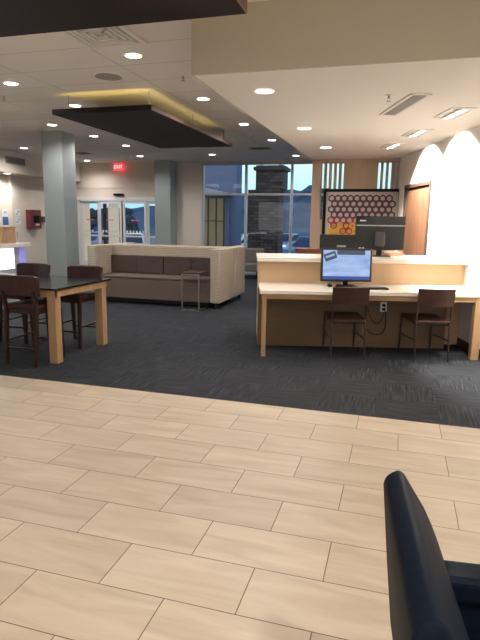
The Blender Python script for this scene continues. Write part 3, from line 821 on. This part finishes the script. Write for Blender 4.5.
# credenza behind the counter
t = droot('back_credenza', 1.18, 9.0, 0, 'reddish brown low cabinet behind the high counter', 'cabinet')
box(-.38, .9, -.02, .25, 0, 1.08, .004).build('cabinet_body', M['credenza'], t)
box(-.40, .92, -.04, .27, 1.08, 1.11, .004).build('cabinet_top', M['credenza'], t)
for i in range(3):
    d = box(-.37+i*.425, .045+i*.425, -.04, -.021, .08, 1.05, .003).build('cabinet_door', M['credenza'], t)
    MB().tube((.02+i*.425-.04, -.06, .6), (.02+i*.425-.04, -.06, .75), .006).build('door_handle', M['steel'], d)

# outlet with cables
t = droot('wall_outlet', 1.685, 6.6095, .52, 'white double power outlet on the panel below the desk', 'outlet')
box(-.04, .04, -.006, 0, -.06, .06, .003).build('outlet_plate', M['trim_white'], t)
for z in (-.025, .025):
    box(-.018, .018, -.03, -.006, z-.015, z+.015, .003).build('plug', M['black'], t)
def cable(pts, lab):
    cu = bpy.data.curves.new('power_cable', 'CURVE'); cu.dimensions = '3D'; cu.bevel_depth = .004; cu.bevel_resolution = 2
    sp_ = cu.splines.new('NURBS'); sp_.points.add(len(pts)-1); sp_.use_endpoint_u = True; sp_.order_u = 3
    for i, p in enumerate(pts): v = dw(*p); sp_.points[i].co = (*v, 1)
    cu.materials.append(M['black']); o = bpy.data.objects.new('power_cable', cu); C.objects.link(o); tag(o, lab, 'cable')
cable([(1.47, 6.60, .73), (1.48, 6.585, .5), (1.53, 6.58, .36), (1.62, 6.58, .30), (1.68, 6.58, .38), (1.69, 6.575, .49)], 'black cable hanging from the desk in a short loop to the outlet')
cable([(1.45, 6.60, .73), (1.46, 6.585, .42), (1.47, 6.58, .24), (1.56, 6.58, .18), (1.66, 6.58, .17), (1.72, 6.58, .26), (1.72, 6.575, .40), (1.69, 6.575, .54)], 'black cable hanging in the longer lower loop to the outlet')

# ------------------------------------------------------------------ framed hexagon art
t = empty('framed_artwork', (-.74, YB-.05, 1.13), 0, 'large black-framed artwork of small hexagons on the wood wall', 'picture')
AW, AH = .72, 1.04
mb = MB(); mb.box(-AW, -AW+.055, -.01, .045, 0, AH); mb.box(AW-.055, AW, -.01, .045, 0, AH); mb.box(-AW+.055, AW-.055, -.01, .045, 0, .055); mb.box(-AW+.055, AW-.055, -.01, .045, AH-.055, AH)
mb.build('frame', M['black'], t)
box(-AW+.055, AW-.055, .012, .04, .055, AH-.055).build('mat_board', mat('grey_mat_board', (.42, .38, .35), .8), t)
hm = [mat('hexagon_maroon', (.085, .03, .045), .7), mat('hexagon_red', (.30, .03, .04), .7), mat('hexagon_gold', (.62, .34, .05), .7), mat('hexagon_dot', (.40, .34, .33), .7), mat('hexagon_field_grey', (.16, .12, .14), .7), mat('hexagon_field_gold', (.55, .28, .06), .7)]
mb = MB(); bm = mb.bm
rr_ = .068; dx = rr_*math.sqrt(3); dy = rr_*1.5
z_top = AH-.055-.12
ncol = 10
random.seed(3)
for row in range(8):
    for c_ in range(ncol):
        cx = -dx*(ncol-1)/2 + c_*dx + (dx/2 if row % 2 else 0) - dx/4; cz = z_top-row*dy
        f = row/7.0 + random.uniform(-.08, .08)
        ring = 0 if f < .50 else (1 if f < .68 else (random.choice([1, 2, 2, 2])))
        fill = 4 if f < .55 else 5
        def hexv(r0, y): return [bm.verts.new((cx+r0*1.12*math.sin(PI/3*k), y, cz+r0*1.12*math.cos(PI/3*k))) for k in range(6)]
        o_ = hexv(rr_*.99, .010); i_ = hexv(rr_*.56, .010)
        for k in range(6):
            ff = bm.faces.new((o_[k], i_[k], i_[(k+1) % 6], o_[(k+1) % 6])); ff.material_index = ring
        d_ = hexv(rr_*.56, .0105); ff = bm.faces.new(d_); ff.material_index = fill if row > 4 else 3
        if row > 4:
            e_ = hexv(rr_*.22, .0095); ff = bm.faces.new(e_); ff.material_index = random.choice([0, 1, 2])
mb.build('hexagon_pattern', hm, t)

# ------------------------------------------------------------------ black leather chair in the foreground
t = empty('lounge_chair', (.052, 1.16, 0), R(6.5), 'black leather armchair in the right foreground with a tapered back', 'armchair')
# back: tapered profile (x, z), running along y
prof = [(.03, .38), (.005, .60), (-.018, .825), (-.014, .846), (.004, .862), (.024, .872), (.038, .858), (.052, .835), (.074, .800), (.096, .765), (.118, .720), (.140, .668), (.160, .615), (.182, .555), (.20, .50), (.215, .38)]
mb = MB(); mb.prism(prof, -.285, .31, 'Y')
bo = mb.build('backrest', M['leather_black'], t)
bv = bo.modifiers.new('bevel', 'BEVEL'); bv.width = .011; bv.segments = 5; bv.limit_method = 'ANGLE'; bv.angle_limit = R(30)
for p in bo.data.polygons: p.use_smooth = True
mb = MB(); mb.path([(-.005, -.273, .78), (.03, -.273, .80), (.055, -.273, .795)], .004, 6); mb.build('stitched_crease', M['leather_black'], t)
for y0, y1 in ((.225, .325), (-.36, -.275)):
    mb = MB(); mb.box(.12, .80, y0, y1, .53, .605, .018, seg=3); ar = mb.build('armrest', M['leather_black'], t)
    box(.10, .78, y0+.015, y1-.015, .14, .56, .008).build('arm_panel', M['leather_black'], t)
mb = MB(); mb.box(.19, .76, -.265, .22, .30, .44, .03, seg=3); mb.build('seat_cushion', M['leather_black'], t)
box(.02, .76, -.262, .218, .14, .30, .01).build('seat_base', M['leather_black'], t)
for x in (.08, .72):
    for y in (-.29, .26): MB().tube((x, y, .14), (x, y, 0), .02, r2=.016).build('leg', M['espresso'], t)

# ------------------------------------------------------------------ outside, dusk
struct('ground', box(-30, 20, YW+.15, YW+2.5, -.8, -.12), M['asphalt'])
struct('ground', box(-140, 60, YW+2.5, 160, -.8, -.65), M['asphalt'])
def ridge(y, xs, hf, name):
    mb = MB(); bm = mb.bm; top = []; bot = []
    for x in xs:
        top.append(bm.verts.new((x, y+14, hf(x)))); bot.append(bm.verts.new((x, y, -.2)))
    for i in range(len(xs)-1): bm.faces.new((bot[i], bot[i+1], top[i+1], top[i]))
    o = mb.build(name, M['hill'])
    o['kind'] = 'structure'; return o
def hf1(x):
    u = (x+18)/10.0
    return 5.6+1.6*math.sin(u*.7+.6)+.4*math.sin(x*.9)+.25*math.sin(x*2.3)+(-.11*(x+18) if x > -18 else 0)
def hf2(x): return 2.9+.6*math.sin(x*.13)+.18*math.sin(x*.8)
ridge(66, [(-30+i*.6) for i in range(60)], hf1, 'hill')
ridge(64, [(-75+i*.8) for i in range(60)], hf2, 'hill')

t = empty('stone_tower', (-5.45, 22.4, -.12), 0, 'dark stone chimney tower outside the tall window', 'tower')
box(-.73, .60, -.35, .6, -.53, 2.95, .01).build('lower_shaft', M['stone'], t)
box(-.42, .75, -.33, .55, 2.95, 3.72, .01).build('upper_shaft', M['stone'], t)
mb = MB(); mb.box(-.50, .84, -.42, .64, 3.72, 3.86, .01); mb.box(-.42, .76, -.34, .56, 3.86, 3.92, .01); mb.build('cap', M['stone_cap'], t)
for x in (-.30, .52): MB().tube((x, .1, 3.92), (x, .1, 4.25), .07, 12).build('flue_pot', M['render_pale'], t)

t = empty('building', (-8.4, 19.5, -.12), 0, 'blue-grey building wing with canopy and lit olive glazing outside the window', 'building')
box(-.75, 2.40, .3, 1.0, -.53, 6).build('wall', M['render_blue'], t)
mb = MB(); mb.prism([(-.7, 2.90), (1.1, 2.90), (2.3, 2.66), (2.3, 2.60), (-.7, 2.60)], -.9, .3, 'Y'); mb.build('canopy', M['render_pale'], t)
g = box(1.0, 1.95, .25, .30, .3, 2.5).build('lit_window', M['lit_glass'], t)
mb = MB()
for x in (1.0, 1.30, 1.62, 1.93): mb.box(x-.02, x+.02, .20, .25, .3, 2.5)
for z in (1.65,): mb.box(1.0, 1.95, .20, .25, z-.02, z+.02)
mb.build('muntin', M['dark_frame'], g)
box(1.98, 2.14, .2, .3, 0, 2.55).build('downpipe', M['render_blue'], t)

def make_car(paint):
    t = empty('parked_car', (0, 0, -.65))
    body = [(-2.1, .30), (-2.15, .62), (-2.0, .80), (-1.15, .93), (1.3, .95), (2.05, .88), (2.15, .60), (2.1, .30)]
    mb = MB(); mb.prism(body, -.85, .85, 'Y', .05); mb.build('car_body', paint, t)
    cab = [(-1.2, .92), (-.45, 1.40), (.75, 1.43), (1.55, .95)]
    mb = MB(); mb.prism(cab, -.74, .74, 'Y', .05); c = mb.build('cabin', paint, t)
    mb = MB(); mb.prism([(-1.02, .97), (-.42, 1.33), (.10, 1.35), (.10, .97)], -.755, .755, 'Y'); mb.prism([(.16, .97), (.16, 1.35), (.70, 1.36), (1.33, .97)], -.755, .755, 'Y')
    mb.build('side_window', M['car_glass'], c)
    mb = MB(); v = [mb.bm.verts.new(p) for p in ((-1.19, -.64, .955), (-1.19, .64, .955), (-.50, .60, 1.395), (-.50, -.60, 1.395))]; mb.bm.faces.new(v)
    mb.build('windscreen', M['car_glass'], c)
    for x in (-1.35, 1.35):
        for y in (-.80, .80):
            w = MB().tube((x, y-.10, .32), (x, y+.10, .32), .32, 20).build('wheel', M['rubber'], t)
            MB().tube((x, y+(.11 if y > 0 else -.11), .32), (x, y+(.10 if y > 0 else -.10), .32), .19, 12).build('hub_cap', M['steel'], w)
    for y in (-.62, .62): MB().ball((-2.10, y, .68), .05, .14, .07).build('headlamp', M['head'], t)
    return t
protos = {}
cars = [(-4.35, 29.0, R(60), 'car_blue', 'dark blue car parked beyond the right pane of the tall window'),
        (-9.1, 30.5, R(75), 'car_white', 'white car parked outside the second pane, beside the lit building'),
        (-14.3, 27.0, R(120), 'car_white', 'white car seen through the right leaf of the glass doors'),
        (-17.4, 29.0, R(80), 'car_silver', 'silver blue car seen through the left leaf of the glass doors'),
        (-7.4, 35.5, R(85), 'car_silver', 'silver blue car half hidden by the stone tower'),
        (-11.6, 30.5, R(80), 'car_blue', 'dark blue car seen through the narrow glass beside the far column')]
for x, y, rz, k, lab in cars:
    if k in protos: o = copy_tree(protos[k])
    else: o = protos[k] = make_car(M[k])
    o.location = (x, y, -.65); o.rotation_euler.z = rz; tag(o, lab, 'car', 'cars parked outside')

# trees beyond the lot
def tree(x, y, h, lab):
    t = empty('tree', (x, y, -.65), 0, lab, 'tree', 'trees beyond the car park')
    MB().tube((0, 0, 0), (0, 0, h*.5), .14, 8, .08).build('trunk', M['espresso'], t)
    mb = MB()
    for i in range(26):
        a = random.uniform(0, 2*PI); zz = random.uniform(.3, 1); rr = (1.05-abs(zz-.5))*h*.26
        mb.ball((math.cos(a)*rr*random.random(), math.sin(a)*rr*random.random(), zz*h), h*.11, h*.11, h*.10, 8)
    o = mb.build('crown', M['tree'], t)
tree(-6.6, 46, 4.2, 'dark tree beyond the right pane of the tall window')
tree(-26.5, 50, 3.3, 'dark tree seen through the right leaf of the glass doors')
tree(-31.0, 50, 3.0, 'dark tree seen through the left leaf of the glass doors')

# turn text and cable curves into meshes
bpy.context.view_layer.update()
dg = bpy.context.evaluated_depsgraph_get()
for o in [o for o in bpy.data.objects if o.type in ('FONT', 'CURVE')]:
    me = bpy.data.meshes.new_from_object(o.evaluated_get(dg))
    n_ = bpy.data.objects.new('tmp', me); C.objects.link(n_); nm = o.name
    n_.parent = o.parent; n_.matrix_basis = o.matrix_basis.copy()
    for k_ in ('label', 'category', 'group'):
        if k_ in o.keys(): n_[k_] = o[k_]
    bpy.data.objects.remove(o); n_.name = nm

# ------------------------------------------------------------------ world: dusk sky
w = bpy.data.worlds.new('dusk'); bpy.context.scene.world = w; w.use_nodes = True; nt = w.node_tree
bg = nt.nodes['Background']
tc = node(nt, 'ShaderNodeTexCoord'); sx = node(nt, 'ShaderNodeSeparateXYZ'); nt.links.new(tc.outputs['Generated'], sx.inputs[0])
r = node(nt, 'ShaderNodeValToRGB'); e = r.color_ramp.elements
e[0].position = 0.0; e[0].color = (.25, .52, .72, 1)
e[1].position = .6; e[1].color = (.10, .24, .55, 1)
k = e.new(.04); k.color = (.42, .78, .86, 1); k = e.new(.12); k.color = (.66, .92, .94, 1); k = e.new(.25); k.color = (.22, .46, .80, 1)
nt.links.new(sx.outputs['Z'], r.inputs['Fac'])
# sky brightened and warmed behind the viewer, added fill through the back opening
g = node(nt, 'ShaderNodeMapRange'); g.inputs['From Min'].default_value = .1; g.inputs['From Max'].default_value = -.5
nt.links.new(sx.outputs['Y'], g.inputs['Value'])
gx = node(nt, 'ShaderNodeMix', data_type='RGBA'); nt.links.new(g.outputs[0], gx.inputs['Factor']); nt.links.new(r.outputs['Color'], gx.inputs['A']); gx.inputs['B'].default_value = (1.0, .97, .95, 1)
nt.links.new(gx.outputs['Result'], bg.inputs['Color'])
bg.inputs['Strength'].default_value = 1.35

# ------------------------------------------------------------------ camera
cam = bpy.data.cameras.new('camera'); co = bpy.data.objects.new('camera', cam); C.objects.link(co)
f, pitch, roll, yaw = 536.695, .182396, .0151468, .284514
cam.sensor_fit = 'VERTICAL'; cam.sensor_height = 24; cam.lens = f/640*24; cam.clip_start = .02; cam.clip_end = 500
fw = Vector((-math.sin(yaw)*math.cos(pitch), math.cos(yaw)*math.cos(pitch), -math.sin(pitch)))
rt = Vector((math.cos(yaw), math.sin(yaw), 0)); up = rt.cross(fw)
r2 = math.cos(roll)*rt+math.sin(roll)*up; u2 = -math.sin(roll)*rt+math.cos(roll)*up
mt = Matrix((r2, u2, -fw)).transposed().to_4x4(); mt.translation = Vector((0, 0, 1.54401))
co.matrix_world = mt
sc = bpy.context.scene; sc.camera = co
sc.view_settings.view_transform = 'Standard'; sc.view_settings.look = 'None'; sc.view_settings.exposure = 0.0
